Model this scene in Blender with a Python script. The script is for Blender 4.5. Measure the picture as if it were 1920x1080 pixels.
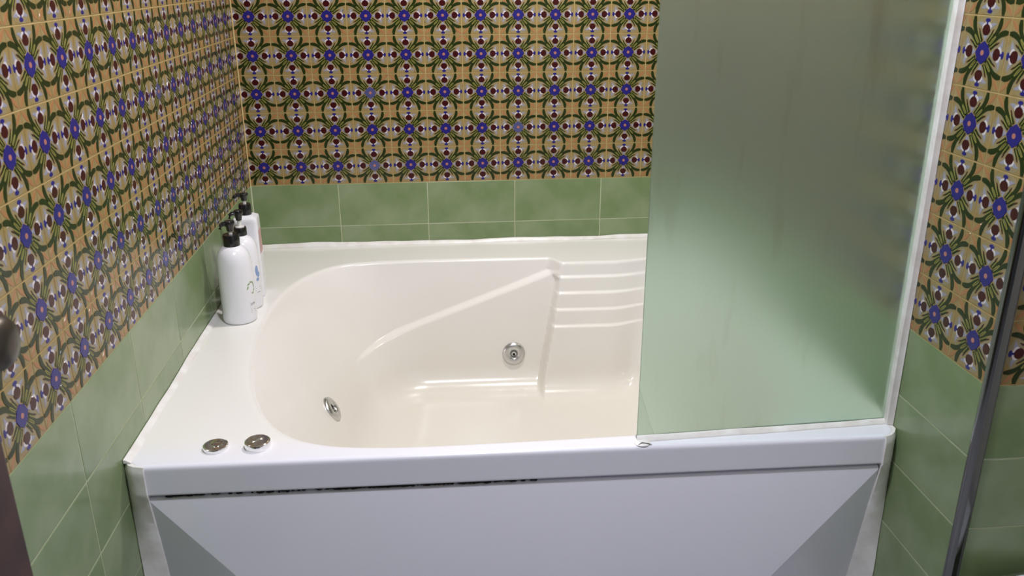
import bpy, bmesh, math, random
import numpy as np
from mathutils import Matrix, Vector
random.seed(7)
R_ = math.radians
SC = bpy.context.scene
COL = SC.collection
for o in list(bpy.data.objects):
    bpy.data.objects.remove(o, do_unlink=True)

# ------------------------------------------------------------------ camera, world, lamps, exposure
ZF = 0.80                                     # height of the calibration plane above the floor
cam_d = bpy.data.cameras.new('camera'); cam = bpy.data.objects.new('camera', cam_d); COL.objects.link(cam)
SC.camera = cam
yaw, pitch, roll = 0.08843461, -0.35510867, -0.0028616
fw = Vector((math.sin(yaw)*math.cos(pitch), math.cos(yaw)*math.cos(pitch), math.sin(pitch)))
rt = Vector((math.cos(yaw), -math.sin(yaw), 0)); up = rt.cross(fw)
r2 = math.cos(roll)*rt + math.sin(roll)*up; u2 = -math.sin(roll)*rt + math.cos(roll)*up
M = Matrix((r2, u2, -fw)).transposed().to_4x4()
M.translation = Vector((0.62627, -2.88942, 0.61727 + ZF))
cam.matrix_world = M
cam_d.sensor_width = 36; cam_d.lens = 1606.17/1920*36; cam_d.clip_start = .01
cam_d.dof.use_dof = True; cam_d.dof.focus_distance = 2.35; cam_d.dof.aperture_fstop = 8

w = bpy.data.worlds.new('world'); SC.world = w; w.use_nodes = True
w.node_tree.nodes['Background'].inputs[0].default_value = (.75, .8, .9, 1)
w.node_tree.nodes['Background'].inputs[1].default_value = 0.04
vs = SC.view_settings
vs.view_transform = 'Standard'; vs.look = 'None'; vs.gamma = 1; vs.use_curve_mapping = False
vs.exposure = 1.0
CEIL = 2.35
LAMPS = [(0.98, -0.62, 10.0, (1.0, .965, .94), .10), (0.74, -1.95, 13.2, (.89, .90, 1.0), .10)]   # x, y, watts, colour, radius

# ------------------------------------------------------------------ material helpers
def srgb(r, g, b):
    f = lambda c: (c/255/12.92) if c/255 <= .04045 else ((c/255+.055)/1.055)**2.4
    return (f(r), f(g), f(b), 1)
def mat(name, col, rough=.4, metal=0, coat=0, spec=.5, **kw):
    m = bpy.data.materials.new(name); m.use_nodes = True
    b = m.node_tree.nodes['Principled BSDF']
    b.inputs['Base Color'].default_value = col if len(col) == 4 else (*col, 1)
    b.inputs['Roughness'].default_value = rough; b.inputs['Metallic'].default_value = metal
    b.inputs['Coat Weight'].default_value = coat; b.inputs['Coat Roughness'].default_value = .06
    b.inputs['Specular IOR Level'].default_value = spec
    for k, v in kw.items(): b.inputs[k.replace('_', ' ')].default_value = v
    return m
def N(m, t, **kw):
    n = m.node_tree.nodes.new(t)
    for k, v in kw.items(): setattr(n, k, v)
    return n
def L(m, a, b): m.node_tree.links.new(a, b)
def bsdf(m): return m.node_tree.nodes['Principled BSDF']
def mottle(m, c1, c2, scale=6, detail=4, obj_var=0.0, coords='Object', bump=0, bscale=300, lo=.35, hi=.65):
    tc = N(m, 'ShaderNodeTexCoord'); no = N(m, 'ShaderNodeTexNoise')
    no.inputs['Scale'].default_value = scale; no.inputs['Detail'].default_value = detail
    L(m, tc.outputs[coords], no.inputs['Vector'])
    mr = N(m, 'ShaderNodeMapRange'); mr.inputs[1].default_value = lo; mr.inputs[2].default_value = hi
    fac = no.outputs['Fac']
    if obj_var:
        oi = N(m, 'ShaderNodeObjectInfo'); ma = N(m, 'ShaderNodeMath', operation='MULTIPLY_ADD')
        L(m, oi.outputs['Random'], ma.inputs[0]); ma.inputs[1].default_value = obj_var
        L(m, fac, ma.inputs[2]); fac = ma.outputs[0]
        mr.inputs[1].default_value = lo + obj_var/2; mr.inputs[2].default_value = hi + obj_var/2
    L(m, fac, mr.inputs[0])
    mx = N(m, 'ShaderNodeMix', data_type='RGBA'); mx.inputs[6].default_value = c1; mx.inputs[7].default_value = c2
    L(m, mr.outputs[0], mx.inputs[0]); L(m, mx.outputs[2], bsdf(m).inputs['Base Color'])
    if bump:
        n2 = N(m, 'ShaderNodeTexNoise'); n2.inputs['Scale'].default_value = bscale; L(m, tc.outputs[coords], n2.inputs['Vector'])
        bp = N(m, 'ShaderNodeBump'); bp.inputs['Strength'].default_value = bump; bp.inputs['Distance'].default_value = .002
        L(m, n2.outputs['Fac'], bp.inputs['Height']); L(m, bp.outputs[0], bsdf(m).inputs['Normal'])
    return m

MT = {}
MT['ochre'] = mottle(mat('glaze_ochre', srgb(160, 130, 82), 0.2, coat=.0, spec=.3), srgb(146, 123, 74), srgb(156, 136, 92), 40)
MT['pale'] = mottle(mat('glaze_pale', srgb(152, 138, 102), 0.2, coat=.0, spec=.3), srgb(150, 132, 90), srgb(146, 136, 112), 40)
MT['blue'] = mat('glaze_cobalt', srgb(40, 36, 116), 0.2, coat=.0, spec=.3)
MT['paleblue'] = mat('glaze_worn_cobalt', srgb(78, 80, 128), .2, coat=.4)
MT['pink'] = mat('glaze_pink', srgb(176, 116, 104), .2)
MT['maroon'] = mat('glaze_maroon', srgb(62, 16, 18), 0.2, coat=.0, spec=.3)
MT['white'] = mat('glaze_white', srgb(208, 200, 203), .15, coat=.4)
MT['lilac'] = mat('glaze_lilac', srgb(148, 147, 162), 0.2, coat=.0, spec=.3)
MT['green'] = mat('glaze_leaf_green', srgb(36, 48, 16), 0.2, coat=.0, spec=.3)
MT['olive'] = mat('glaze_yellow_green', srgb(140, 134, 72), 0.2, coat=.0, spec=.3)
MT['orange'] = mat('glaze_orange', srgb(166, 118, 78), 0.2, coat=.0, spec=.3)
MT['brown'] = mat('glaze_brown', srgb(70, 42, 24), 0.2, coat=.0, spec=.3)
PM = ['ochre', 'pale', 'blue', 'pink', 'maroon', 'white', 'lilac', 'green', 'olive', 'orange', 'brown', 'paleblue']
MT['gtile'] = mottle(mat('glaze_sage_green', srgb(140, 165, 112), .24, coat=.1), srgb(114, 135, 90), srgb(136, 152, 115), 7, 3, obj_var=.12, bump=.02, bscale=60)
# grout: yellow between the patterned tiles, pale grey-green between the plain ones
g = mottle(mat('grout', srgb(205, 180, 128), .8), srgb(186, 160, 108), srgb(200, 176, 124), 30)
geo = N(g, 'ShaderNodeNewGeometry'); sx = N(g, 'ShaderNodeSeparateXYZ'); L(g, geo.outputs['Position'], sx.inputs[0])
lt = N(g, 'ShaderNodeMath', operation='LESS_THAN'); L(g, sx.outputs['Z'], lt.inputs[0]); lt.inputs[1].default_value = ZF-.063
mx = N(g, 'ShaderNodeMix', data_type='RGBA'); L(g, lt.outputs[0], mx.inputs[0])
src = bsdf(g).inputs['Base Color'].links[0].from_socket; L(g, src, mx.inputs[6]); mx.inputs[7].default_value = srgb(184, 190, 160)
L(g, mx.outputs[2], bsdf(g).inputs['Base Color']); MT['grout'] = g
# acrylic: white; low basin mixes warm staining with bounced light and shade painted in
a = mat('acrylic', srgb(236, 233, 229), .22, coat=.08, spec=.4)
geo = N(a, 'ShaderNodeNewGeometry'); sx = N(a, 'ShaderNodeSeparateXYZ'); L(a, geo.outputs['Position'], sx.inputs[0])
no = N(a, 'ShaderNodeTexNoise'); no.inputs['Scale'].default_value = 3.5; no.inputs['Detail'].default_value = 5; L(a, geo.outputs['Position'], no.inputs['Vector'])
ma = N(a, 'ShaderNodeMath', operation='MULTIPLY_ADD'); L(a, no.outputs['Fac'], ma.inputs[0]); ma.inputs[1].default_value = .22; L(a, sx.outputs['Z'], ma.inputs[2])
mr = N(a, 'ShaderNodeMapRange'); L(a, ma.outputs[0], mr.inputs[0])
mr.inputs[1].default_value = .22; mr.inputs[2].default_value = .60; mr.inputs[3].default_value = 1; mr.inputs[4].default_value = 0
mx = N(a, 'ShaderNodeMix', data_type='RGBA'); L(a, mr.outputs[0], mx.inputs[0])
mx.inputs[6].default_value = srgb(236, 233, 229); mx.inputs[7].default_value = srgb(226, 221, 211)
gt_ = N(a, 'ShaderNodeMath', operation='GREATER_THAN'); L(a, sx.outputs['Y'], gt_.inputs[0]); gt_.inputs[1].default_value = -1.388
ml = N(a, 'ShaderNodeMath', operation='MULTIPLY'); L(a, gt_.outputs[0], ml.inputs[0]); L(a, mr.outputs[0], ml.inputs[1]); L(a, ml.outputs[0], mx.inputs[0])
m3 = N(a, 'ShaderNodeMapRange'); L(a, sx.outputs['Y'], m3.inputs[0]); m3.inputs[1].default_value = -1.405; m3.inputs[2].default_value = -1.30
m4 = N(a, 'ShaderNodeMix', data_type='RGBA'); L(a, m3.outputs[0], m4.inputs[0]); m4.inputs[6].default_value = srgb(232, 232, 242); L(a, mx.outputs[2], m4.inputs[7])   # cool cast of the front light painted into the outside
L(a, m4.outputs[2], bsdf(a).inputs['Base Color']); MT['acrylic'] = a
MT['panel'] = mat('apron_acrylic', srgb(238, 237, 248), .2, coat=.3)
MT['caulk'] = mottle(mat('silicone', srgb(232, 228, 226), .35), srgb(226, 220, 216), srgb(240, 238, 236), 25, bump=.2, bscale=90)
MT['mould'] = mat('black_mould', srgb(28, 22, 20), .9)
MT['chrome'] = mat('chrome', (.86, .86, .86), .07, 1)
MT['dchrome'] = mat('dark_chrome', (.20, .20, .20), .14, 1)
MT['steel'] = mat('satin_chrome', (.62, .62, .61), .28, 1)
MT['dark'] = mat('dark_hole', (.012, .012, .012), .5)
MT['bottle'] = mat('white_plastic', srgb(238, 238, 244), .22, coat=.2)
MT['stem'] = mat('pump_stem_plastic', srgb(230, 228, 224), .3)
MT['bronze'] = mat('dark_bronze', (.10, .085, .07), .35, .8)
MT['black'] = mat('black_plastic', (.012, .012, .013), .16, coat=.3)
MT['ink'] = mat('grey_ink', srgb(110, 110, 114), .5)
MT['inkg'] = mat('green_ink', srgb(140, 168, 118), .5)
MT['inkb'] = mat('blue_ink', srgb(140, 164, 206), .5)
MT['inkr'] = mat('red_ink', srgb(206, 168, 164), .5)
MT['wood'] = mottle(mat('dark_wood', srgb(62, 34, 30), .45), srgb(48, 26, 24), srgb(72, 42, 36), 14, coords='Object')
MT['plaster'] = mat('ceiling_paint', srgb(226, 224, 218), .8)
MT['floor'] = mottle(mat('floor_tile_glaze', srgb(170, 172, 178), .4), srgb(160, 162, 168), srgb(182, 184, 190), 8)
MT['counter'] = mat('white_laminate', srgb(222, 224, 234), .25)
MT['lamp'] = mat('lamp_diffuser', (1, 1, 1), .4)
bsdf(MT['lamp']).inputs['Emission Color'].default_value = (1, .97, .92, 1); bsdf(MT['lamp']).inputs['Emission Strength'].default_value = 4
def frosted(name, rough, veil, streaks):
    m = bpy.data.materials.new(name); m.use_nodes = True; nt = m.node_tree
    nt.nodes.remove(nt.nodes['Principled BSDF']); out = nt.nodes['Material Output']
    gl = N(m, 'ShaderNodeBsdfGlass'); gl.inputs['Roughness'].default_value = rough; gl.inputs['IOR'].default_value = 1.35
    df = N(m, 'ShaderNodeBsdfDiffuse'); tr = N(m, 'ShaderNodeBsdfTranslucent')
    tc = N(m, 'ShaderNodeTexCoord'); mp = N(m, 'ShaderNodeMapping'); mp.inputs['Scale'].default_value = (14, 14, 2.2)
    L(m, tc.outputs['Object'], mp.inputs[0]); no = N(m, 'ShaderNodeTexNoise'); no.inputs['Scale'].default_value = 1.6; no.inputs['Detail'].default_value = 6
    L(m, mp.outputs[0], no.inputs['Vector'])
    mr = N(m, 'ShaderNodeMapRange'); L(m, no.outputs['Fac'], mr.inputs[0]); mr.inputs[1].default_value = .27; mr.inputs[2].default_value = .42
    mx = N(m, 'ShaderNodeMix', data_type='RGBA'); L(m, mr.outputs[0], mx.inputs[0])
    mx.inputs[6].default_value = (.25, .28, .22, 1) if streaks else (.31, .36, .33, 1); mx.inputs[7].default_value = (.31, .36, .33, 1)
    mg = N(m, 'ShaderNodeMix', data_type='RGBA'); mg.inputs[6].default_value = (.81, .88, .83, 1) if streaks else (.86, .965, .91, 1); mg.inputs[7].default_value = (.86, .965, .91, 1)
    L(m, mr.outputs[0], mg.inputs[0]); L(m, mg.outputs[2], gl.inputs['Color'])
    L(m, mx.outputs[2], df.inputs[0]); L(m, mx.outputs[2], tr.inputs[0])
    m1 = N(m, 'ShaderNodeMixShader'); m1.inputs[0].default_value = .55; L(m, df.outputs[0], m1.inputs[1]); L(m, tr.outputs[0], m1.inputs[2])
    m2 = N(m, 'ShaderNodeMixShader'); m2.inputs[0].default_value = veil; L(m, gl.outputs[0], m2.inputs[1]); L(m, m1.outputs[0], m2.inputs[2])
    L(m, m2.outputs[0], out.inputs[0]); return m
MT['frost'] = frosted('frosted_glass', .42, .10, True)
MT['frost2'] = frosted('frosted_glass_chip', .36, .16, False)

# ------------------------------------------------------------------ mesh helpers
def link(name, me, parent=None, mats=None):
    o = bpy.data.objects.new(name, me); COL.objects.link(o)
    if parent: o.parent = parent
    if mats:
        for m in (mats if isinstance(mats, (list, tuple)) else [mats]): me.materials.append(MT[m])
    return o
def from_bm(name, bm, parent=None, mats=None, smooth=None):
    me = bpy.data.meshes.new(name); bmesh.ops.recalc_face_normals(bm, faces=bm.faces); bm.to_mesh(me); bm.free()
    if smooth is not None:
        me.shade_smooth(); me.set_sharp_from_angle(angle=R_(smooth))
    return link(name, me, parent, mats)
def box(bm, x0, x1, y0, y1, z0, z1, bev=0, seg=2):
    r = bmesh.ops.create_cube(bm, size=1); vs_ = r['verts']
    for v in vs_: v.co = Vector((x0+(v.co.x+.5)*(x1-x0), y0+(v.co.y+.5)*(y1-y0), z0+(v.co.z+.5)*(z1-z0)))
    if bev:
        es = list({e for v in vs_ for e in v.link_edges})
        bmesh.ops.bevel(bm, geom=es, offset=bev, segments=seg, affect='EDGES', profile=.5)
def lathe(bm, prof, seg=40, M4=None, cap=True):
    rings = []
    for r, z in prof:
        rings.append([bm.verts.new((r*math.cos(2*math.pi*k/seg), r*math.sin(2*math.pi*k/seg), z)) for k in range(seg)] if r > 1e-6 else [bm.verts.new((0, 0, z))])
    for a_, b_ in zip(rings, rings[1:]):
        for k in range(seg):
            k2 = (k+1) % seg
            if len(a_) == 1: bm.faces.new((a_[0], b_[k], b_[k2]))
            elif len(b_) == 1: bm.faces.new((a_[k], a_[k2], b_[0]))
            else: bm.faces.new((a_[k], a_[k2], b_[k2], b_[k]))
    if cap:
        if len(rings[0]) > 1: bm.faces.new(rings[0][::-1])
        if len(rings[-1]) > 1: bm.faces.new(rings[-1])
    if M4 is not None:
        for rg in rings:
            for v in rg: v.co = M4 @ v.co
def tube(bm, pts, rad, seg=10, flat=1.0):
    pts = [Vector(p) for p in pts]; rings = []
    for i, p in enumerate(pts):
        t = (pts[min(i+1, len(pts)-1)]-pts[max(i-1, 0)]).normalized()
        a_ = t.cross(Vector((0, 0, 1)) if abs(t.z) < .9 else Vector((1, 0, 0))).normalized(); b_ = t.cross(a_)
        r = rad[i] if isinstance(rad, (list, tuple)) else rad
        rings.append([bm.verts.new(p+r*(math.cos(2*math.pi*k/seg)*a_+flat*math.sin(2*math.pi*k/seg)*b_)) for k in range(seg)])
    for a_, b_ in zip(rings, rings[1:]):
        for k in range(seg): bm.faces.new((a_[k], a_[(k+1) % seg], b_[(k+1) % seg], b_[k]))
    bm.faces.new(rings[0][::-1]); bm.faces.new(rings[-1])
def tag(o, label=None, cat=None, group=None, kind=None):
    if label: o['label'] = label
    if cat: o['category'] = cat
    if group: o['group'] = group
    if kind: o['kind'] = kind
    return o
def empty(name, loc, rz=0):
    o = bpy.data.objects.new(name, None); COL.objects.link(o); o.location = loc; o.rotation_euler = (0, 0, rz); o.empty_display_size = .05
    return o
def sstep(a_, b_, x):
    t = np.clip((x-a_)/(b_-a_), 0, 1); return t*t*(3-2*t)

# ------------------------------------------------------------------ room shell
XR = 1.5629; YF = -1.637; XE = 2.5; YD = -2.72       # right wall plane, facing wall plane, far right wall, door wall
GB = .0017                                            # grout sits this far behind the tile faces
def slab(name, x0, x1, y0, y1, z0, z1, m, label, cat=None):
    bm = bmesh.new(); box(bm, x0, x1, y0, y1, z0, z1); o = from_bm(name, bm, None, m)
    return tag(o, label, kind='structure')
wb = slab('wall_back', -.1, XR+GB, GB, .10, 0, CEIL, 'grout', 'back wall with flowered tiles above green tiles behind the bathtub')
wl = slab('wall_left', -.10, -GB, YD, GB, 0, CEIL, 'grout', 'left wall with flowered tiles above green tiles beside the bottles')
wr = slab('wall_right', XR+GB, XR+.12, YF+GB, .10, 0, CEIL, 'grout', 'right wall with flowered tiles above green tiles beside the frosted screen')
wf = slab('wall_facing', XR+.12, XE, YF+GB, YF+.10, 0, CEIL, 'grout', 'short wall facing the camera at the right edge, past the chrome strip')
we = slab('wall_east', XE, XE+.1, YD, YF+.1, 0, CEIL, 'plaster', 'plain wall at the far right outside the picture')
fl = slab('floor', -.1, XE+.1, YD-1.2, .1, -.1, 0, 'floor', 'beige bathroom floor below the bathtub front')
ce = slab('ceiling', -.1, XE+.1, YD, .1, CEIL, CEIL+.1, 'plaster', 'plain painted ceiling above the bathtub')
bm = bmesh.new(); box(bm, -.1, .075, YD-.1, YD, 0, CEIL); box(bm, 1.02, XE+.1, YD-.1, YD, 0, CEIL); box(bm, .075, 1.02, YD-.1, YD, 2.08, CEIL)
tag(from_bm('wall_door', bm, None, 'plaster'), 'plain wall with the doorway the picture is taken through', kind='structure')

# ------------------------------------------------------------------ flowered tile
TP = .122; TV = .1207                                 # tile pitch across and up
def rot(pts, k):
    for _ in range(k % 4): pts = [(-v, u) for u, v in pts]
    return pts
def mir(pts): return [(v, u) for u, v in pts][::-1]
def ell(cx, cy, ra, rb, n, a0=0, a1=2*math.pi, th=0):
    full = abs(a1-a0) > 6.2; out = []
    for i in range(n):
        t = a0+(a1-a0)*(i/(n if full else n-1)); x = ra*math.cos(t); y = rb*math.sin(t)
        out.append((cx+x*math.cos(th)-y*math.sin(th), cy+x*math.sin(th)+y*math.cos(th)))
    return out
def ribbon(pts, ws):
    lf, rg = [], []
    for i, p in enumerate(pts):
        a_ = pts[max(i-1, 0)]; b_ = pts[min(i+1, len(pts)-1)]; dx, dy = b_[0]-a_[0], b_[1]-a_[1]; d = math.hypot(dx, dy)
        nx, ny = -dy/d, dx/d; lf.append((p[0]+nx*ws[i], p[1]+ny*ws[i])); rg.append((p[0]-nx*ws[i], p[1]-ny*ws[i]))
    return lf+rg[::-1]
def bez(p0, p1, p2, p3, n):
    return [tuple((1-t)**3*p0[k]+3*(1-t)**2*t*p1[k]+3*(1-t)*t*t*p2[k]+t**3*p3[k] for k in (0, 1)) for t in [i/(n-1) for i in range(n)]]
def tile_shapes(lod, worn):
    S = []; n = 1 if lod else 2
    fl_ = 'paleblue' if worn else 'blue'
    for k in range(4):
        S.append(('pale', rot(ell(.345, 0, .155, .25, 8*n), k), .2))
        if not lod:
            S.append(('lilac', rot([(.325, .085), (.385, .06), (.418, .115), (.402, .21), (.365, .15)], k), .5))
            S.append(('lilac', rot([(.325, -.085), (.365, -.15), (.402, -.21), (.418, -.115), (.385, -.06)], k), .5))
            S.append(('lilac', rot([(.15, 0), (.235, -.05), (.25, 0), (.235, .05)], k), .5))
            S.append(('orange', rot(ribbon([(.325, .325), (.365, .365), (.42, .42), (.478, .478)], [.006, .030, .032, .006]), k), .45))
        else:
            S.append(('lilac', rot([(.36, -.2), (.43, -.18), (.43, .18), (.36, .2)], k), .5))
            S.append(('orange', rot([(.32, .32), (.42, .37), (.48, .48), (.37, .42)], k), .45))
        S.append(('white', rot(ell(.356, 0, .064, .110, 7*n), k), .7))
        if not lod: S.append(('blue', rot([(.38, -.022), (.44, -.016), (.44, .016), (.38, .022)], k), .85))
        S.append(('blue', rot(ell(.442, 0, .030, .056, 5*n), k), .9))
        S.append(('maroon', rot(ell(.314, 0, .080, .088, 8*n), k), 1.0))
        lf = bez((.105, .14), (.21, .265), (.305, .31), (.298, .485), 4 if lod else 8)
        lw = [.022, .030, .034, .026] if lod else [.021, .025, .029, .033, .037, .040, .040, .024]
        S.append(('green', rot(ribbon(lf, lw), k), .8)); S.append(('green', rot(mir(ribbon(lf, lw)), k), .8))
        if not lod:
            S.append(('green', rot(ribbon([(.10, .10), (.18, .18), (.235, .235)], [.030, .024, .008]), k), .55))
            b1 = ribbon([(.06, .15), (.10, .215), (.145, .285)], [.022, .019, .010])
            S.append(('green', rot(b1, k), .7)); S.append(('green', rot(mir(b1), k), .7))
            b2 = ribbon([(.125, .265), (.15, .305), (.165, .33)], [.012, .012, .006])
            S.append(('brown', rot(b2, k), .75)); S.append(('brown', rot(mir(b2), k), .75))
            y1 = ribbon([(.082, .155), (.135, .225), (.18, .285)], [.006, .0105, .007])
            S.append(('olive', rot(y1, k), 1.0)); S.append(('olive', rot(mir(y1), k), 1.0))
            y2 = ribbon([(.115, .13), (.175, .195), (.235, .245)], [.005, .009, .006])
            S.append(('olive', rot(y2, k), 1.0)); S.append(('olive', rot(mir(y2), k), 1.0))
    st = []
    for i in range(8 if lod else 24):
        t = 2*math.pi*i/(8 if lod else 24); r = .148*(1+.05*math.cos(4*t)+(0 if lod else .05*math.cos(8*t))); st.append((r*math.cos(t), r*math.sin(t)))
    S.append((fl_, st, 1.15)); S.append(('pink', ell(0, 0, .042, .042, 6 if lod else 10), 1.4))
    return S
def tile_mesh(name, lod=False, worn=False, cut=None):
    """unit pattern scaled to TP x TV, local x across, y up, z out of the wall; face at z=0"""
    bm = bmesh.new(); gx, gy = TP/2-.0008, TV/2-.0010; d = .0007; c = .0003
    lo = [bm.verts.new((sx_*gx, sy_*gy, -d)) for sx_, sy_ in ((-1, -1), (1, -1), (1, 1), (-1, 1))]
    md = [bm.verts.new((sx_*gx, sy_*gy, -.0004)) for sx_, sy_ in ((-1, -1), (1, -1), (1, 1), (-1, 1))]
    tp = [bm.verts.new((sx_*(gx-c), sy_*(gy-c), 0)) for sx_, sy_ in ((-1, -1), (1, -1), (1, 1), (-1, 1))]
    for A, B in ((lo, md), (md, tp)):
        for k in range(4): bm.faces.new((A[k], A[(k+1) % 4], B[(k+1) % 4], B[k]))
    bm.faces.new(tp); bm.faces.new(lo[::-1])
    for nm, pts, h in tile_shapes(lod, worn):
        cx = sum(p[0] for p in pts)/len(pts); cy = sum(p[1] for p in pts)/len(pts); H = h*.0009
        cl = lambda p: (max(-.487, min(.487, p[0]))*TP, max(-.487, min(.487, p[1]))*TV)
        ba = [bm.verts.new((*cl(p), -.0003)) for p in pts]
        tpv = [bm.verts.new((*cl((p[0]+(cx-p[0])*min(.12, .004/max(1e-6, math.hypot(p[0]-cx, p[1]-cy))), p[1]+(cy-p[1])*min(.12, .004/max(1e-6, math.hypot(p[0]-cx, p[1]-cy))))), H)) for p in pts]
        mi = PM.index(nm); n = len(pts)
        for k in range(n):
            f = bm.faces.new((ba[k], ba[(k+1) % n], tpv[(k+1) % n], tpv[k])); f.material_index = mi
        f = bm.faces.new(tpv); f.material_index = mi
    bmesh.ops.recalc_face_normals(bm, faces=bm.faces)
    if cut:
        for co, no in cut:
            bmesh.ops.bisect_plane(bm, geom=bm.verts[:]+bm.edges[:]+bm.faces[:], plane_co=co, plane_no=no, clear_outer=True)
    me = bpy.data.meshes.new(name); bm.to_mesh(me); bm.free()
    for k in PM: me.materials.append(MT[k])
    return me
TILE = tile_mesh('patterned_tile'); TILEW = tile_mesh('patterned_tile_worn', worn=True); TLOD = tile_mesh('patterned_tile_simple', lod=True)
FR = {'back': Matrix(((1, 0, 0), (0, 0, -1), (0, 1, 0))), 'left': Matrix(((0, 0, 1), (1, 0, 0), (0, 1, 0))), 'right': Matrix(((0, 0, -1), (-1, 0, 0), (0, 1, 0)))}
def place(name, me, parent, fr, p):
    o = bpy.data.objects.new(name, me); COL.objects.link(o); o.parent = parent
    m = FR[fr].to_4x4(); m.translation = Vector(p)-(FR[fr] @ Vector((0, 0, .0009)) if name in ('patterned_tile', 'green_tile') else Vector()); o.matrix_local = m
    return o
ROWZ = [ZF + j*TV for j in range(13)]
PB = ZF-TV/2                                            # lower edge of the flowered zone
def simple_rows(name, parent, fr, pts):
    nv = len(TLOD.vertices); co = np.zeros(nv*3); TLOD.vertices.foreach_get('co', co); co = co.reshape(-1, 3)
    R3 = np.array(FR[fr]); base = co @ R3.T
    pol = [tuple(p.vertices) for p in TLOD.polygons]; mi = [p.material_index for p in TLOD.polygons]
    V = []; F = []; I = []
    for i, p in enumerate(pts):
        V.append(base+np.array(p)); F += [tuple(v+i*nv for v in q) for q in pol]; I += mi
    me = bpy.data.meshes.new(name); me.from_pydata(np.concatenate(V).tolist(), [], F); me.polygons.foreach_set('material_index', I)
    for k in PM: me.materials.append(MT[k])
    o = bpy.data.objects.new(name, me); COL.objects.link(o); o.parent = parent
    return tag(o, 'upper rows of flowered tiles', kind='stuff')
ND = 6
# back wall
WORN = {(3, 2), (3, 0), (7, 1)}
for j in range(ND):
    for i in range(13):
        me = TILE
        if i == 0:
            if j == 0: CUTL = tile_mesh('patterned_tile_cut', cut=[((-.0502, 0, 0), (-1, 0, 0))])
            me = CUTL
        elif i == 12:
            if j == 0: CUTR = tile_mesh('patterned_tile_cut', cut=[((XR-(.0512+.122*12)-.0006, 0, 0), (1, 0, 0))])
            me = CUTR
        elif (i, j) in WORN: me = TILEW
        place('patterned_tile', me, wb, 'back', (.0512+.122*i, 0, ROWZ[j]))
simple_rows('upper_tiling', wb, 'back', [(.0512+.122*i, 0, ROWZ[j]) for j in range(ND, 12) for i in range(1, 12)])
# left wall
HP = .12344
sl = {}
def scaled(o): o.scale.x = HP/TP; return o
def place_s(me, parent, fr, p):
    o = bpy.data.objects.new('patterned_tile', me); COL.objects.link(o); o.parent = parent
    m = FR[fr].to_4x4() @ Matrix.Diagonal((HP/TP, 1, 1, 1)); m.translation = Vector(p)-FR[fr] @ Vector((0, 0, .0009)); o.matrix_local = m
for j in range(ND):
    for i in range(-3, 12):
        me = TILEW if (i, j) in ((8, 1), (5, 3)) else TILE
        place_s(me, wl, 'left', (0, -1.4532+HP*i, ROWZ[j]-.002))
    if j == 0: CUTC = tile_mesh('patterned_tile_cut', cut=[(((-.0282-.0008)*TP/HP, 0, 0), (1, 0, 0))])
    place_s(CUTC, wl, 'left', (0, -1.4532+HP*12, ROWZ[j]-.002))
simple_rows('upper_tiling', wl, 'left', [(0, -1.4532+HP*i, ROWZ[j]-.002) for j in range(ND, 12) for i in range(-9, 12)]+[(0, -1.4532+HP*i, ROWZ[j]-.002) for j in range(ND) for i in range(-9, -3)])
# right wall (the front two columns stand before the frosted screen)
for j in range(ND):
    for i in range(-1, 12): place_s(TILE, wr, 'right', (XR, -1.452+HP*i, ROWZ[j]))
    if j == 0: CUTD = tile_mesh('patterned_tile_cut', cut=[(((.0294+.0008)*TP/HP*-1, 0, 0), (-1, 0, 0))])
    place_s(CUTD, wr, 'right', (XR, -1.452+HP*12, ROWZ[j]))
simple_rows('upper_tiling', wr, 'right', [(XR, -1.452+HP*i, ROWZ[j]) for j in range(ND, 12) for i in range(-1, 12)])
for j in range(ND):
    for i in range(3): place('patterned_tile', TILE, wf, 'back', (1.6465+.122*i, YF, ROWZ[j]))
simple_rows('upper_tiling', wf, 'back', [(1.6465+.122*i, YF, ROWZ[j]) for j in range(ND, 12) for i in range(7)]+[(1.6465+.122*i, YF, ROWZ[j]) for j in range(ND) for i in range(3, 7)])

# ------------------------------------------------------------------ plain green tiles
GT = {}
def gtile(parent, fr, a0, a1, z0, z1, at):
    """a0..a1 along the wall axis (world x or y), z0..z1 heights above the calibration plane"""
    gp = .0014; wd = round(a1-a0-2*gp, 4); hg = round(z1-z0-2*gp, 4); key = (wd, hg)
    if key not in GT:
        bm = bmesh.new(); c = .0016
        rings = [[bm.verts.new((sx_*(wd/2-q), sy_*(hg/2-q), zz)) for sx_, sy_ in ((-1, -1), (1, -1), (1, 1), (-1, 1))] for q, zz in ((0, -.0007), (0, -.0005), (c*.4, -.0002), (c, 0))]
        for A, B in zip(rings, rings[1:]):
            for k in range(4): bm.faces.new((A[k], A[(k+1) % 4], B[(k+1) % 4], B[k]))
        bm.faces.new(rings[-1]); bm.faces.new(rings[0][::-1])
        me = bpy.data.meshes.new('green_tile'); bm.to_mesh(me); bm.free(); me.materials.append(MT['gtile']); GT[key] = me
    c = (a0+a1)/2; z = ZF+(z0+z1)/2
    p = (c, at, z) if fr == 'back' else (at, c, z)
    place('green_tile', GT[key], parent, fr, p)
def gwall(parent, fr, joints, zs, at, skip=None):
    for z1, z0 in zip(zs, zs[1:]):
        for a0, a1 in zip(joints, joints[1:]):
            if skip and skip(a0, a1, z0, z1): continue
            gtile(parent, fr, a0, a1, z0, z1, at)
zb = [-TV/2, -.2085, -.3565, -.5045, -.6525, -.80]
zl = [-TV/2-.002, -.2185, -.3685, -.5165, -.6645, -.80]
hid = lambda a0, a1, z0, z1: a0 > -1.36 and z1 < -.31
gwall(wb, 'back', [.0005, .2905, .592, .8935, 1.195, 1.4965, XR-.0005], zb[:3], 0)
gwall(wl, 'left', sorted([-.0005, -.033]+[-.033-.302*k for k in range(1, 9)]), zl, 0, hid)
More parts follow.
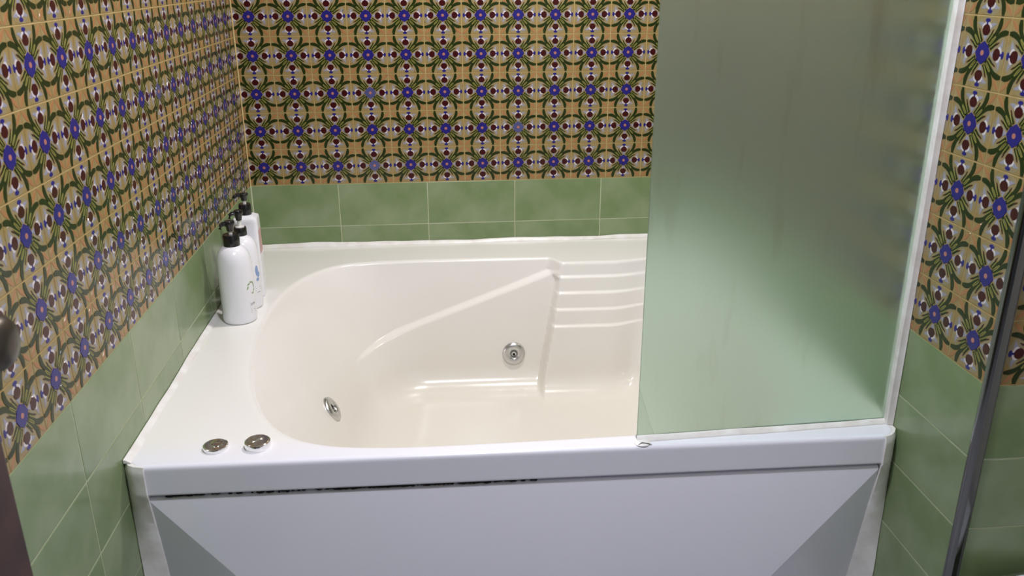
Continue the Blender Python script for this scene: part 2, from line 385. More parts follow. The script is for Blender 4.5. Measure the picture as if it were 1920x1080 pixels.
gwall(wr, 'right', sorted([YF, -1.337]+[-1.337+.302*k for k in range(1, 5)]+[-.0005]), zb, XR, hid)
gwall(wf, 'back', [1.5855, 1.8875, 2.1895, XE-.001], zb, YF)

bm = bmesh.new(); zz0, zz1 = ZF-.26, CEIL
c_ = [(-.0005, .0005), (.0030, .0005), (.0018, -.0018), (-.0005, -.0030)]; a_ = [bm.verts.new((x, y, zz0)) for x, y in c_]; b_ = [bm.verts.new((x, y, zz1)) for x, y in c_]
for k in range(4): bm.faces.new((a_[k], a_[(k+1) % 4], b_[(k+1) % 4], b_[k]))
bm.faces.new(a_[::-1]); bm.faces.new(b_); o = from_bm('corner_grout', bm, wb, 'grout')
# chrome corner strip
bm = bmesh.new()
prof = [(XR-.0015, YF+.012), (XR-.006, YF+.006), (XR-.0085, YF-.002), (XR-.006, YF-.008), (XR, YF-.0115), (XR+.010, YF-.009), (XR+.0205, YF-.003), (XR+.0215, YF+.001), (XR+.004, YF+.001), (XR+.002, YF+.012)]
a_ = [bm.verts.new((x, y, .0)) for x, y in prof]; b_ = [bm.verts.new((x, y, CEIL)) for x, y in prof]
for k in range(len(prof)): bm.faces.new((a_[k], a_[(k+1) % len(prof)], b_[(k+1) % len(prof)], b_[k]))
bm.faces.new(a_[::-1]); bm.faces.new(b_)
tag(from_bm('trim_1', bm, None, 'dchrome', 40), 'vertical chrome corner strip between the right wall and the facing wall', kind='structure')

# ------------------------------------------------------------------ bathtub
ZR, ZB = -.28, -.70                                     # rim and basin floor
tub = empty('bathtub', (XR/2, -.70, 0))
tag(tub, 'white built-in whirlpool bathtub with ribbed inner wall and flat front apron', 'bathtub')
def ch(o):
    o.parent = tub; o.matrix_parent_inverse = Matrix.Translation(tub.location).inverted(); return o
def yfront(x): return -1.402-.022*x/XR
ctl = [(.60, -.190), (.70, -.192), (.80, -.195), (.90, -.199), (.98, -.202), (1.06, -.204), (1.16, -.206), (1.26, -.208), (1.34, -.215), (1.395, -.25), (1.425, -.34), (1.432, -.50), (1.435, -.75), (1.432, -1.0), (1.42, -1.2),
       (1.385, -1.315), (1.30, -1.358), (1.2, -1.363), (1.0, -1.366), (.8, -1.369), (.64, -1.371), (.50, -1.368), (.385, -1.352), (.295, -1.305), (.225, -1.20), (.172, -1.03), (.146, -.83), (.141, -.66), (.153, -.50), (.186, -.36), (.245, -.258), (.315, -.207), (.40, -.192), (.50, -.189)]
P = np.array(ctl)
for _ in range(4):
    Q = np.roll(P, -1, 0); P = np.stack([.75*P+.25*Q, .25*P+.75*Q], 1).reshape(-1, 2)
d = np.linalg.norm(np.roll(P, -1, 0)-P, axis=1); s = np.concatenate([[0], np.cumsum(d)]); PP = np.vstack([P, P[:1]])
NS = 1000
# denser sampling along the back wall, where the ribs and the ledge are
tt = np.linspace(0, 1, NS, endpoint=False)*s[-1]
A = np.stack([np.interp(tt, s, PP[:, 0]), np.interp(tt, s, PP[:, 1])], 1)
T = np.roll(A, -1, 0)-np.roll(A, 1, 0); T /= np.linalg.norm(T, axis=1)[:, None]
NI = np.stack([T[:, 1], -T[:, 0]], 1)                   # inward normal (outline runs clockwise seen from above)
if np.mean(np.sum(NI*(np.array([.8, -.8])-A), 1)) < 0: NI = -NI
wc = np.array([(.60, -.258), (.80, -.263), (1.0, -.268), (1.15, -.274), (1.24, -.30), (1.285, -.38), (1.298, -.50), (1.30, -.75), (1.296, -1.0), (1.285, -1.14), (1.23, -1.24), (1.12, -1.275), (.9, -1.28), (.7, -1.28), (.57, -1.265), (.47, -1.20), (.425, -1.09), (.41, -.95), (.40, -.8), (.395, -.65), (.40, -.50), (.425, -.39), (.47, -.30), (.53, -.266)])
for _ in range(5):
    Q = np.roll(wc, -1, 0); wc = np.stack([.75*wc+.25*Q, .25*wc+.75*Q], 1).reshape(-1, 2)
c0 = np.array([.80, -.78])
aw = np.arctan2(wc[:, 1]-c0[1], wc[:, 0]-c0[0]); o_ = np.argsort(aw); aw = aw[o_]; rw = np.linalg.norm(wc-c0, axis=1)[o_]
aa = np.arctan2(A[:, 1]-c0[1], A[:, 0]-c0[0]); rr = np.interp(aa, aw, rw, period=2*math.pi)
W = c0+np.column_stack([np.cos(aa), np.sin(aa)])*rr[:, None]
wbk = sstep(.55, .9, -NI[:, 1])*(1-sstep(1.19, 1.42, A[:, 0])*(A[:, 1] > -.8))
for _ in range(40): wbk = .25*np.roll(wbk, 1)+.5*wbk+.25*np.roll(wbk, -1)
wbk = wbk*1.0                          # how much a point belongs to the back wall
def disp(x, z, wgt):
    f = (ZR-z)/.41
    xs = 1.03-.075*f
    wid = .030*(1-sstep(.07, .15, f))+.016
    grib = sstep(xs-wid, xs, x)
    rb = .053
    for zk in (-.326, -.376, -.428, -.480): rb = rb+.0085*sstep(zk+.0035, zk-.0035, z)
    zl_ = -.322-.385*(.99-x)+.02*np.clip((.99-x)/.7, 0, 1)**2
    dep = .030*sstep(.02, .52, x)
    low = dep*sstep(zl_+.008, zl_-.005, z)
    endf = 1
    return wgt*((1-grib)*low+grib*rb*endf)
rows = []
def ring(xy, z): rows.append(np.column_stack([xy, np.full(NS, z) if np.isscalar(z) else z]))
def Dring(xy, z):
    dd = disp(xy[:, 0], z, wbk); q = xy.copy(); q[:, 1] -= dd; ring(q, z)
# outer rectangle of the deck
x0, x1, yb, RC = .003, XR-.003, -.003, .042
cen = np.array([.80, -.78])
def rect_pt(a):
    dv = a-cen; best = 1e9
    for k, lim in ((0, x0), (0, x1), (1, yb)):
        if abs(dv[k]) > 1e-9:
            t = (lim-cen[k])/dv[k]
            if t > 0: best = min(best, t)
    sl_ = -.022/XR; den = dv[1]-sl_*dv[0]
    t = (-1.402+sl_*cen[0]-cen[1])/den if abs(den) > 1e-9 else -1
    if t > 0: best = min(best, t)
    return cen+dv*best
O = np.array([rect_pt(a) for a in A])
corners = np.array([(x0, yb), (x1, yb), (x0, yfront(x0)), (x1, yfront(x1))])
for c in corners: O[np.argmin(np.linalg.norm(O-c, axis=1))] = c
RO = .009
def inset(d_):
    q = O.copy(); q[:, 0] = np.clip(q[:, 0], x0+d_, x1-d_); q[:, 1] = np.minimum(q[:, 1], yb-d_)
    yf_ = -1.402-.022*q[:, 0]/XR; q[:, 1] = np.maximum(q[:, 1], yf_+d_)
    for xc in (x0+RC, x1-RC):                              # rounded front corners
        c_ = np.array([xc, yfront(xc)+RC]); v_ = q-c_; r_ = np.linalg.norm(v_, axis=1)
        m_ = (v_[:, 1] < 0) & ((v_[:, 0] < 0) if xc < .5 else (v_[:, 0] > 0)) & (r_ > 1e-6)
        q[m_] = c_+v_[m_]/r_[m_][:, None]*np.minimum(r_[m_], RC-d_)[:, None]
    return q
ring(inset(.016), ZR-.066); ring(inset(.002), ZR-.066); ring(inset(0), ZR-.064); ring(inset(0), ZR-.061); ring(inset(0), ZR-RO-.004); ring(inset(0), ZR-RO)
for k in range(1, 6):
    t = math.pi/2*k/5; ring(inset(RO*(1-math.cos(t))), ZR-RO+RO*math.sin(t))
ring(inset(RO+.003), ZR)
RT = .011
wdir = np.column_stack([W-A, np.full(NS, ZB-ZR)]); wlen = np.linalg.norm(wdir, axis=1); wdir /= wlen[:, None]
Dring(A-NI*(RT+.004), ZR)
def bz(p0, p1, p2, t): return (1-t)**2*p0+2*(1-t)*t*p1+t*t*p2
A3 = np.column_stack([A, np.full(NS, ZR)]); W3 = np.column_stack([W, np.full(NS, ZB)])
out3 = A3-np.column_stack([NI, np.zeros(NS)])*RT
for k in range(7):
    p = bz(out3, A3, A3+wdir*RT, k/6); Dring(p[:, :2], p[:, 2])
RF = .075
endw = W3-wdir*RF
NW = 120
for k in range(1, NW+1):
    p = (A3+wdir*RT)*(1-k/NW)+endw*(k/NW); Dring(p[:, :2], p[:, 2])
nin = cen-W; nin /= np.linalg.norm(nin, axis=1)[:, None]
nin = .5*nin+.5*NI; nin /= np.linalg.norm(nin, axis=1)[:, None]
fend = W3+np.column_stack([nin, np.zeros(NS)])*RF
for k in range(1, 13):
    p = bz(endw, W3, fend, k/12); Dring(p[:, :2], p[:, 2])
last = rows[-1].copy()
for f in (.04, .3, .6, .85):
    q = last.copy(); q[:, :2] = q[:, :2]*(1-f)+cen*f; rows.append(q)
V = np.concatenate(rows); V[:, 2] += ZF; nr = len(rows)
idx = np.arange(NS); nx_ = (idx+1) % NS
F = []
for r in range(nr-1):
    F += np.column_stack([r*NS+idx, r*NS+nx_, (r+1)*NS+nx_, (r+1)*NS+idx]).tolist()
V = np.vstack([V, [[cen[0], cen[1], ZB+ZF]]])
F += [[(nr-1)*NS+i, (nr-1)*NS+(i+1) % NS, nr*NS] for i in range(NS)]
me = bpy.data.meshes.new('basin'); me.from_pydata(V.tolist(), [], F); me.validate()
bm = bmesh.new(); bm.from_mesh(me); bmesh.ops.recalc_face_normals(bm, faces=bm.faces)
up_ = sum(1 for f in bm.faces if f.normal.z > 0); dn_ = sum(1 for f in bm.faces if f.normal.z < 0)
if dn_ > up_: bmesh.ops.reverse_faces(bm, faces=bm.faces)
bm.to_mesh(me); bm.free(); me.shade_smooth(); me.set_sharp_from_angle(angle=R_(50))
ch(link('basin', me, None, 'acrylic'))
# front apron: flat middle, two corner facets folded back
bm = bmesh.new()
xa, xb_ = .043, XR-.040; zt = -.3535; zbm = -.80
def ya(x): return yfront(x)+.004
pts = {}
def vv(x, y, z): return bm.verts.new((x, y, z+ZF))
topb = [vv(xa, ya(xa)+.02, zt), vv(xb_, ya(xb_)+.02, zt)]
rim_ = []
for k in range(5):
    t = math.pi/2*k/4; rim_.append([vv(x, ya(x)+.007*(1-math.sin(t)), zt-.007*(1-math.cos(t))) for x in (xa, xb_)])
fb = [vv(.385, ya(.385), zbm), vv(XR-.385, ya(XR-.385), zbm)]
cb = [vv(xa, ya(xa)+.075, zbm), vv(xb_, ya(xb_)+.075, zbm)]
bm.faces.new((topb[0], topb[1], rim_[0][1], rim_[0][0]))
for p, q in zip(rim_, rim_[1:]): bm.faces.new((p[0], p[1], q[1], q[0]))
bm.faces.new((rim_[-1][0], rim_[-1][1], fb[1], fb[0]))
bm.faces.new((rim_[-1][0], fb[0], cb[0])); bm.faces.new((rim_[-1][1], cb[1], fb[1]))
bk = [vv(xa, ya(xa)+.115, zt-.02), vv(xb_, ya(xb_)+.115, zt-.02), vv(xb_, ya(xb_)+.115, zbm), vv(xa, ya(xa)+.115, zbm)]
bm.faces.new(bk)
ch(from_bm('apron_panel', bm, None, 'panel', 12))
# dark recess behind the joint and the mould in it
bm = bmesh.new(); box(bm, xa, xb_, -1.385, -1.37, ZF-.36, ZF-.335); ch(from_bm('joint_recess', bm, None, 'dark'))
bm = bmesh.new()
for k in range(150):
    x = random.choice([random.uniform(.06, .62), random.gauss(.50, .10), random.gauss(.66, .07)])
    if not .05 < x < 1.45: continue
    h = random.uniform(.001, .0035); ln = random.uniform(.002, .010)
    bmesh.ops.create_icosphere(bm, subdivisions=1, radius=1, matrix=Matrix.Translation((x, yfront(x)+.005, ZF-.349+random.uniform(-.0015, .0015))) @ Matrix.Diagonal((ln, .003, h, 1)))
tag(ch(from_bm('mould_specks', bm, None, 'mould')), 'black mould along the joint', kind='stuff')
# silicone beads
ZT = ZF+ZR
def wob(i, amp, f=1.0): return amp*(math.sin(i*1.7*f)+.6*math.sin(i*.61*f+1)+.5*math.sin(i*3.1*f+2))
def fillet(name, pts, a_, b_, wf, hf, back=.004, m='caulk'):
    """silicone fillet: pts run in the corner, a_ along one face, b_ along the other, widths wf and hf"""
    bm = bmesh.new(); prev = None; a_ = Vector(a_); b_ = Vector(b_)
    for i, p in enumerate(pts):
        p = Vector(p); w_ = wf(i); h_ = hf(i)
        sec = [(-back, -back), (w_, -back), (w_, .0003), (w_*.80, h_*.30), (w_*.52, h_*.62), (w_*.22, h_*.9), (0.0, h_), (-back, h_)]
        rg = [bm.verts.new(p+a_*u_+b_*v_) for u_, v_ in sec]
        if prev:
            for k in range(8): bm.faces.new((prev[k], prev[(k+1) % 8], rg[(k+1) % 8], rg[k]))
        else: bm.faces.new(rg)
        prev = rg
    bm.faces.new(prev[::-1]); return from_bm(name, bm, None, m, 50)
def slow(seed, amp):
    r_ = random.Random(seed); ph = [r_.uniform(0, 6.3) for _ in range(5)]; fr = [.05, .11, .19, .33, .6]; am = [.5, .5, .35, .25, .15]
    return lambda i: amp*sum(x*math.sin(f_*i+p_) for x, f_, p_ in zip(am, fr, ph))
g1, g2, g3, g4, g5 = [slow(k, 1) for k in range(5)]
ch(fillet('caulk_bead', [(x, -.0004, ZT) for x in np.linspace(.002, XR-.002, 140)], (0, -1, 0), (0, 0, 1), lambda i: .012+.002*g1(i), lambda i: .012+.0028*g2(i), 0))
ch(fillet('caulk_bead', [(.0004, y, ZT) for y in np.linspace(-.002, -1.385, 120)], (1, 0, 0), (0, 0, 1), lambda i: .014+.002*g2(i), lambda i: .008+.0022*g3(i), 0))
ch(fillet('caulk_bead', [(XR-.0004, y, ZT) for y in np.linspace(-.002, -1.35, 120)], (-1, 0, 0), (0, 0, 1), lambda i: .014, lambda i: .008+.0015*g4(i), 0))
def corner_caulk(side):
    """upright silicone filling between the wall and the tub's front corner, face slanting back to the wall"""
    bm = bmesh.new(); prev = None; xw = .0004 if side < 0 else XR-.0004; dx = -side; xe = .041 if side < 0 else XR-.036
    for i, z_ in enumerate(np.linspace(-.2812, -.798, 80)):
        t = max(0, (-.352-z_)/.448); yp = yfront(xe)+(.004 if z_ < -.350 else 0)+.075*t
        yw = (-1.384 if side < 0 else -1.398-.004*t)+.0015*g3(i); ov = .003+.004*t*(side > 0)+.0012*g1(i)
        rl = max(0, (z_+.292)/.02)                         # rounded top end
        p_ = [(xw, -1.30), (xw, yw+.012*rl), (xw+dx*.010, (yw*.6+yp*.4)-.004+.010*rl), (xw+dx*.022, (yw*.25+yp*.75)-.005+.010*rl), (xe+dx*.001, yp-.004+.008*rl), (xe+dx*ov, yp-.0006+.004*rl), (xe+dx*ov, yp+.003+.004*rl), (xe-dx*.004, -1.30)]
        rg = [bm.verts.new((x, y, ZF+z_)) for x, y in p_]
        if prev:
            for k in range(8): bm.faces.new((prev[k], prev[(k+1) % 8], rg[(k+1) % 8], rg[k]))
        else: bm.faces.new(rg)
        prev = rg
    bm.faces.new(prev[::-1]); ch(from_bm('caulk_bead', bm, None, 'caulk', 50))
corner_caulk(-1); corner_caulk(1)

# whirlpool jets and rim buttons (parts of the tub)
def frame_from(nrm, loc):
    n = Vector(nrm).normalized(); q = Vector((0, 0, 1)).rotation_difference(n); m = q.to_matrix().to_4x4(); m.translation = Vector(loc); return m
def jet(loc, nrm, ball, sc=1.0):
    m = frame_from(nrm, loc) @ Matrix.Scale(sc, 4)
    bm = bmesh.new(); lathe(bm, [(.0125, .004), (.0135, .0075), (.020, .0105), (.030, .010), (.0365, .0065), (.0385, .001), (.0385, -.006), (.0125, -.006)], 48, m, cap=False)
    o = ch(from_bm('whirlpool_jet', bm, None, 'steel', 60)); tag(o, 'round chrome whirlpool jet')
    bm = bmesh.new(); lathe(bm, [(0, -.005 if ball else .0045), (.0135 if ball else .0128, -.005 if ball else .0045)], 32, m); hole = from_bm('jet_hole', bm, None, 'dark'); hole.parent = o; hole.matrix_parent_inverse = o.matrix_world.inverted()
    hole.matrix_parent_inverse = Matrix.Identity(4)
    bm = bmesh.new(); lathe(bm, [(.0105, .0), (.0085, .008), (.006, .012), (.0045, .0115), (.0035, .004)], 28, m @ (Matrix.Translation((0, 0, .0)) if ball else Matrix.Translation((.003, .002, -.0035)) @ Matrix.Scale(.7, 4)), cap=False)
    nz = from_bm('jet_nozzle', bm, None, 'chrome', 60); nz.parent = o
    bm = bmesh.new(); lathe(bm, [(0, .006 if ball else .002), (.004, .006 if ball else .002)], 20, m); nh = from_bm('nozzle_hole', bm, None, 'dark'); nh.parent = o
    return o
JETB = (.861, -.305, -.585); JETL = (.325, -.690, -.540)
# find the basin surface under each jet
bv = V[:-1].copy(); 
def surf(p):
    k = np.argmin(np.sum((bv-(np.array(p)+np.array([0, 0, ZF])))**2, 1)); r, i = divmod(k, NS)
    u_ = bv[r*NS+(i+3) % NS]-bv[r*NS+(i-3) % NS]; w_ = bv[(r+2)*NS+i]-bv[(r-2)*NS+i]; n = np.cross(u_, w_); n /= np.linalg.norm(n)
    if n[2] < 0: n = -n
    return bv[k], n
for p, b in ((JETB, True), (JETL, False)):
    q, n = surf(p); jet(q, n, b)
# rim buttons
def button(loc, prof, extra):
    bm = bmesh.new(); m = Matrix.Translation(loc); lathe(bm, prof, 48, m)
    o = ch(from_bm('rim_button', bm, None, 'chrome', 40)); tag(o, extra[0])
    bm = bmesh.new(); extra[1](bm, m); c = from_bm('button_cap', bm, None, 'chrome', 40); c.parent = o
def capA(bm, m): lathe(bm, [(.0125, .0088), (.012, .0104), (.011, .0106), (0, .0106)], 36, m @ Matrix.Translation((.002, .002, 0)))
def capB(bm, m):
    m2 = m @ Matrix.Translation((0, 0, .0135)) @ Matrix.Rotation(R_(35), 4, 'Z')
    bmesh.ops.create_icosphere(bm, subdivisions=3, radius=1, matrix=m2 @ Matrix.Diagonal((.016, .004, .003, 1)))
button((.166, -1.342, ZF+ZR), [(.0245, 0), (.0252, .0045), (.0243, .0078), (.0215, .0092), (.0205, .0092), (0, .0090)], ('flat chrome rim button', capA))
button((.249, -1.343, ZF+ZR), [(.0255, 0), (.0262, .0075), (.0252, .0125), (.0225, .0145), (.0215, .0145), (0, .0143)], ('domed chrome rim knob', capB))

# ------------------------------------------------------------------ frosted glass screen
scr = empty('shower_screen', (1.28, -1.378, ZF+ZR)); tag(scr, 'frosted glass shower screen standing on the front rim of the bathtub', 'shower screen')
def cs(o): o.parent = scr; o.matrix_parent_inverse = Matrix.Translation(scr.location).inverted(); return o
XG0, XG1, YG0, YG1 = 1.014, XR-.014, -1.390, -1.366
def yg(x): return YG0+(YG1-YG0)*(x-XG0)/(XG1-XG0)
def prism(name, poly, th, m):
    bm = bmesh.new(); f = [bm.verts.new((x, yg(x), z+ZF)) for x, z in poly]; k = [bm.verts.new((x, yg(x)+th, z+ZF)) for x, z in poly]; n = len(poly)
    bm.faces.new(f); bm.faces.new(k[::-1])
    for i in range(n): bm.faces.new((f[i], k[i], k[(i+1) % n], f[(i+1) % n]))
    return cs(from_bm(name, bm, None, m))
zg = ZR+.002
prism('glass_pane', [(XG0+.0375, zg), (XG1, zg), (XG1, 1.15), (XG0, 1.15), (XG0, -.165)], .006, 'frost')
tag(prism('glass_corner', [(XG0, zg), (XG0+.0368, zg), (XG0, -.1665)], .006, 'frost2'), 'cracked lower corner of the glass')
gx_ = np.linspace(XG0-.001, XG1+.004, 60)
cs(fillet('bottom_seal', [(x, yg(x)-.0003, ZT+.0004) for x in gx_], (0, -1, 0), (0, 0, 1), lambda i: .010+.0012*g4(i), lambda i: .009+.001*g5(i), 0))
cs(fillet('bottom_seal', [(x, yg(x)+.0063, ZT+.0004) for x in gx_], (0, 1, 0), (0, 0, 1), lambda i: .008+.001*g4(i), lambda i: .008, 0))
bm = bmesh.new(); lathe(bm, [(.016, 0), (.012, .0025), (.006, .0038), (0, .004)], 20, Matrix.Translation((XG0+.008, yg(XG0)-.012, ZF+ZR+.0003)) @ Matrix.Diagonal((1.1, .9, 1, 1))); so = cs(from_bm('seal_blob', bm, None, 'caulk', 60))
bm = bmesh.new(); tube(bm, [(XG0-.002, yg(XG0)-.022, ZF+ZR+.0022), (XG0+.006, yg(XG0)-.019, ZF+ZR+.0040), (XG0+.018, yg(XG0)-.021, ZF+ZR+.0026), (XG0+.026, yg(XG0)-.023, ZF+ZR+.0008)], [.0005, .0013, .0010, .0003], 6); cs(from_bm('seal_crack', bm, None, 'mould'))
bm = bmesh.new(); NZ = 90
prev = None
for i, z in enumerate(np.linspace(ZR, 1.15, NZ)):
    wv = .0008*g1(i); y = YG1
    rg = [bm.verts.new((XR-.0145+wv, y-.010, z+ZF)), bm.verts.new((XR-.0125+wv, y-.0125, z+ZF)), bm.verts.new((XR-.004, y-.0125, z+ZF)), bm.verts.new((XR-.0004, y-.014+wv, z+ZF)), bm.verts.new((XR-.0004, y+.012, z+ZF)), bm.verts.new((XR-.0145, y+.012, z+ZF))]
    if prev:
        for k in range(6): bm.faces.new((prev[k], prev[(k+1) % 6], rg[(k+1) % 6], rg[k]))
    else: bm.faces.new(rg)
    prev = rg
bm.faces.new(prev[::-1]); tag(cs(from_bm('edge_seal', bm, None, 'caulk', 35)), 'white upright seal against the tiled wall')

# ------------------------------------------------------------------ pump bottles
def patch(name, parent, r, a0, a1, pts, m, off=.0004):
    """flat outline (s along arc, z) wrapped on a cylinder of radius r"""
    bm = bmesh.new(); vs_ = [bm.verts.new((0, 0, 0)) for _ in pts]
    for v, (s_, z) in zip(vs_, pts):
        an = a0+s_/r; v.co = Vector(((r+off)*math.cos(an), (r+off)*math.sin(an), z))
    bm.faces.new(vs_); return from_bm(name, bm, parent, m)
def text_patch(parent, txt, size, r, ang, z, m):
    cu = bpy.data.curves.new('print', 'FONT'); cu.body = txt; cu.size = size; cu.align_x = 'CENTER'
    ob = bpy.data.objects.new('print', cu); COL.objects.link(ob); dg = bpy.context.evaluated_depsgraph_get(); me = bpy.data.meshes.new_from_object(ob.evaluated_get(dg))
    bpy.data.objects.remove(ob, do_unlink=True)
    for v in me.vertices:
        an = ang+v.co.x/r; v.co = Vector(((r+.0005)*math.cos(an), (r+.0005)*math.sin(an), z+v.co.y))
    me.materials.clear(); return link('printed_text', me, parent, m)
def pump(root, zc, rc, hc, stem_h, head_h, rh, ang, nl, nose):
    bm = bmesh.new(); lathe(bm, [(rc, zc), (rc*1.02, zc+.003), (rc*1.02, zc+hc-.004), (rc*.94, zc+hc), (0, zc+hc)], 40); from_bm('pump_collar', bm, root, 'black', 40)
    bm = bmesh.new(); lathe(bm, [(.0052, zc+hc), (.0052, zc+hc+stem_h)], 20); from_bm('pump_stem', bm, root, 'stem', 40)
    zh = zc+hc+stem_h; bm = bmesh.new()
    lathe(bm, [(rh*.62, zh-.004), (rh*.66, zh), (rh*.78, zh+head_h*.35), (rh, zh+head_h*.62), (rh*1.02, zh+head_h*.85), (rh*.86, zh+head_h), (0, zh+head_h*1.03)], 32)
    hd = from_bm('pump_head', bm, root, 'black', 50)
    bm = bmesh.new(); c, s_ = math.cos(ang), math.sin(ang); zz = zh+head_h*.68
    tube(bm, [(c*rh*.3, s_*rh*.3, zz), (c*(rh+nl*.4), s_*(rh+nl*.4), zz+.0005), (c*(rh+nl*.8), s_*(rh+nl*.8), zz-.003), (c*(rh+nl), s_*(rh+nl), zz-nose)], [rh*.60, rh*.54, .0068, .0050], 14, .8)
    n = from_bm('pump_nozzle', bm, hd, 'black', 60)
def rounded_body(bm, w_, d_, prof, seg=48, p=2.0):
    rings = []
    for k_, z in prof:
        rg = []
        for i in range(seg):
            t = 2*math.pi*i/seg; c, s_ = math.cos(t), math.sin(t); q = (abs(c)**p+abs(s_)**p)**(-1/p)
            rg.append(bm.verts.new((w_*k_*c*q, d_*k_*s_*q, z)))
        rings.append(rg)
    for a_, b_ in zip(rings, rings[1:]):
        for i in range(seg): bm.faces.new((a_[i], a_[(i+1) % seg], b_[(i+1) % seg], b_[i]))
    bm.faces.new(rings[0][::-1]); bm.faces.new(rings[-1])
ZT = ZF+ZR
# front bottle
b1 = empty('pump_bottle', (.0765, -.655, ZT+.0004)); tag(b1, 'nearest white pump bottle, widest of the three on the tub corner', 'bottle', 'pump bottles on the tub corner')
bm = bmesh.new(); rounded_body(bm, .0455, .0455, [(.88, 0), (.95, .002), (.985, .006), (1, .012), (1, .160), (.985, .172), (.94, .184), (.86, .195), (.74, .204), (.60, .210), (.50, .2125), (.44, .214), (.42, .22)]); from_bm('bottle_body', bm, b1, 'bottle', 50)
pump(b1, .213, .0213, .031, .013, .024, .0135, R_(205), .012, .012)
rb = .0455
def wreath(root, r, ang, z, s_, m):
    for k in range(9):
        t = R_(-70+k*40); 
        if k > 6: continue
        cx_, cz_ = s_*math.cos(t), s_*1.25*math.sin(t); e = ell(cx_, cz_, s_*.42, s_*.17, 8, th=t+1.2)
        patch('printed_leaf', root, r, ang, 0, [(u_, z+v_) for u_, v_ in e], m)
wreath(b1, rb, R_(-24), .098, .013, 'inkg')
text_patch(b1, 'COM', .0085, rb, R_(-24), .050, 'ink')
for zz in (.0475, .060): patch('printed_rule', b1, rb, R_(-24), 0, [(-.012, zz), (.012, zz), (.012, zz+.0007), (-.012, zz+.0007)], 'ink')
for k, wd in enumerate((.010, .008, .009)): patch('printed_rule', b1, rb, R_(-24), 0, [(-wd, .040-k*.005), (wd, .040-k*.005), (wd, .0412-k*.005), (-wd, .0412-k*.005)], 'ink')
patch('back_label', b1, rb, R_(-172), 0, [(-.02, .02), (.012, .02), (.012, .125), (-.02, .125)], 'inkg')
for k in range(6): patch('printed_rule', b1, rb, R_(-172), 0, [(-.016, .028+k*.006), (.0125, .028+k*.006), (.0125, .030+k*.006), (-.016, .030+k*.006)], 'ink', .0007)
# middle bottle
b2 = empty('pump_bottle', (.0785, -.553, ZT+.0004)); tag(b2, 'middle white pump bottle with blue print, between the other two', 'bottle', 'pump bottles on the tub corner')
r2_ = .0415
bm = bmesh.new(); rounded_body(bm, r2_, r2_, [(.88, 0), (.95, .002), (1, .010), (1, .158), (.98, .172), (.92, .184), (.82, .194), (.66, .202), (.50, .206), (.44, .208), (.42, .212)]); from_bm('bottle_body', bm, b2, 'bottle', 50)
pump(b2, .207, .0172, .027, .024, .024, .0128, R_(212), .013, .012)
bm = bmesh.new(); lathe(bm, [(.0125, .234), (.0125, .2362), (.006, .2372), (.0052, .2372)], 24, cap=False); from_bm('collar_disc', bm, b2, 'stem', 50)
for cx_, cz_, ra, rb_ in ((0, .112, .006, .015), (.005, .100, .007, .008), (.001, .086, .006, .005)): patch('printed_drop', b2, r2_, R_(-28), 0, ell(cx_, cz_, ra, rb_, 14), 'inkb', .0004+cx_*.02)
for k, wd in enumerate((.011, .009, .011, .006)): patch('printed_rule', b2, r2_, R_(-28), 0, [(-wd, .066-k*.006), (wd, .066-k*.006), (wd, .0675-k*.006), (-wd, .0675-k*.006)], 'ink')
# rear boxy bottle
b3 = empty('pump_bottle', (.0755, -.452, ZT+.0004), R_(4)); tag(b3, 'rear square-shouldered white pump bottle nearest the back wall', 'bottle', 'pump bottles on the tub corner')
bm = bmesh.new(); rounded_body(bm, .034, .036, [(.94, 0), (.985, .003), (1, .008), (1, .226), (.985, .232), (.94, .236), (.6, .242), (.52, .243)], 64, 7); from_bm('bottle_body', bm, b3, 'bottle', 40)
pump(b3, .243, .0172, .031, .014, .017, .0125, R_(195), .016, .007)
bm = bmesh.new(); box(bm, .0339, .0344, -.026, .020, .13, .20); from_bm('side_label', bm, b3, 'inkr')

# ------------------------------------------------------------------ door leaf and its handle, low cabinet, ceiling lamps
dr = empty('door_1', (.09, -2.36, 0)); tag(dr, 'dark wooden door leaf opened against the left wall', kind='structure')
def cd(o): o.parent = dr; o.matrix_parent_inverse = Matrix.Translation(dr.location).inverted(); return o
bm = bmesh.new(); box(bm, .088, .126, -2.70, -1.992, .008, 2.04, .003); cd(from_bm('door_leaf', bm, None, 'wood'))
KM = Matrix.Translation((.126, -2.045, ZF+.262)) @ Matrix.Rotation(R_(90), 4, 'Y')
bm = bmesh.new(); lathe(bm, [(.027, 0), (.027, .004), (.022, .008), (.011, .009), (.010, .026), (.0, .026)], 32, KM); h = cd(from_bm('knob_rose', bm, None, 'bronze', 40))
bm = bmesh.new(); lathe(bm, [(.010, .024), (.016, .027), (.026, .034), (.030, .043), (.029, .052), (.022, .060), (.010, .063), (0, .0635)], 32, KM); lv = cd(from_bm('door_knob', bm, None, 'bronze', 60))

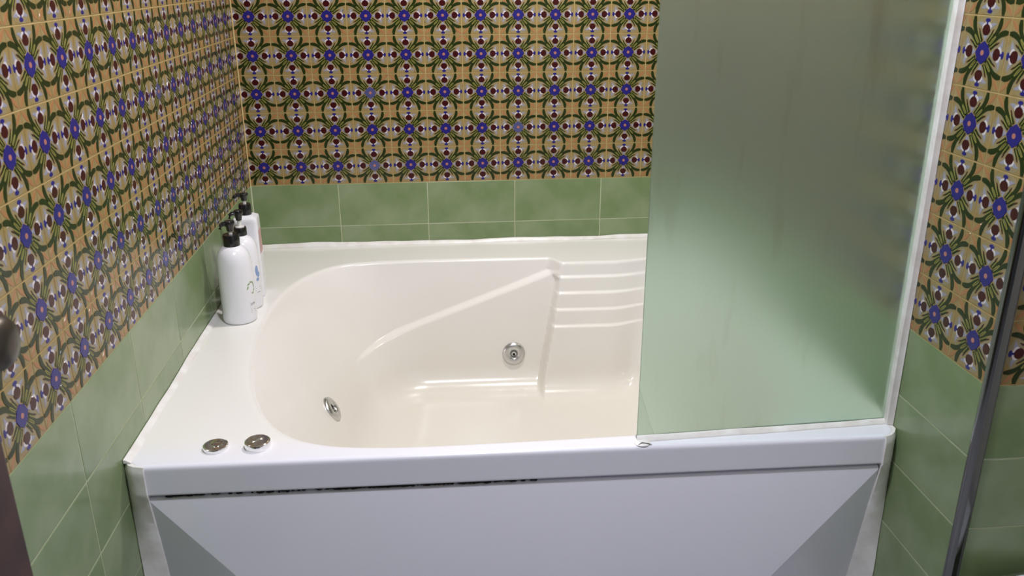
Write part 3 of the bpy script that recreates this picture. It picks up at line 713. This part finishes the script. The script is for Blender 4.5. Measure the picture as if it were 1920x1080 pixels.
wbn = empty('waste_bin', (1.7249, -1.8065, 0), R_(8)); tag(wbn, 'low white-lidded bin with grey rim in the bottom right corner', 'bin')
HT = ZF-.44
bm = bmesh.new(); box(bm, -.098, .098, -.142, .142, .0, HT-.03, .012, 3); from_bm('bin_body', bm, wbn, 'counter', 40)
bm = bmesh.new(); box(bm, -.105, .105, -.150, .150, HT-.03, HT, .005, 2); from_bm('lid_rim', bm, wbn, 'steel', 40)
bm = bmesh.new(); box(bm, -.093, .093, -.138, .138, HT-.004, HT+.004, .003, 2); from_bm('bin_lid', bm, wbn, 'counter', 40)
for i, (x, y, wt, c, rad) in enumerate(LAMPS):
    lp = empty('ceiling_lamp', (x, y, CEIL)); tag(lp, ('round ceiling lamp over the bathtub', 'round ceiling lamp over the floor before the bathtub')[i], 'lamp')
    bm = bmesh.new(); lathe(bm, [(rad+.03, 0), (rad+.03, -.02), (rad+.018, -.032), (rad+.008, -.032), (rad+.008, -.004), (0, -.004)], 40); from_bm('lamp_housing', bm, lp, 'plaster', 40)
    bm = bmesh.new(); lathe(bm, [(0, -.012), (rad+.006, -.012)], 40, cap=False); from_bm('lamp_diffuser', bm, lp, 'lamp')
    ld = bpy.data.lights.new('lamp_light', 'AREA'); ld.shape = 'DISK'; ld.size = rad*2; ld.energy = wt; ld.color = c
    lo = bpy.data.objects.new('lamp_light', ld); COL.objects.link(lo); lo.parent = lp; lo.location = (0, 0, -.034)

# ------------------------------------------------------------------ water drops on the screen; drops added to the back tiles for glints
MT['water'] = mat('water_drop', (1, 1, 1), .02, 0, **{'Transmission_Weight': 1.0, 'IOR': 1.33})
def drops(name, parent, pts, nrm, label):
    bm = bmesh.new()
    for p, r in pts:
        m = frame_from(nrm, p) @ Matrix.Diagonal((r, r, r*.5, 1)); bmesh.ops.create_icosphere(bm, subdivisions=2, radius=1, matrix=m)
    for f in bm.faces: f.smooth = True
    me = bpy.data.meshes.new(name); bm.to_mesh(me); bm.free(); o = link(name, me, None, 'water'); tag(o, label, kind='stuff'); return o
rd = random.Random(3)
pts = []
for _ in range(110):
    x = min(XG1-.003, max(1.30, rd.gauss(1.475, .055))); z = rd.gauss(.52, .16)
    if z > .25: pts.append(((x, yg(x)-.0004, ZF+z), rd.uniform(.0007, .0016)))
cs(drops('glint_drops', None, pts, (0, -1, 0), 'tiny water drops on the upper glass'))
pts = []
for _ in range(150):
    x = rd.gauss(.58, .19); z = .62-abs(rd.gauss(0, .17))
    if .02 < x < 1.5: pts.append(((x, -.0002, ZF+z), rd.uniform(.0010, .0022)))
o = drops('glint_drops', None, pts, (0, -1, 0), 'tiny drops added on the flowered tiles to give glints'); o.parent = wb
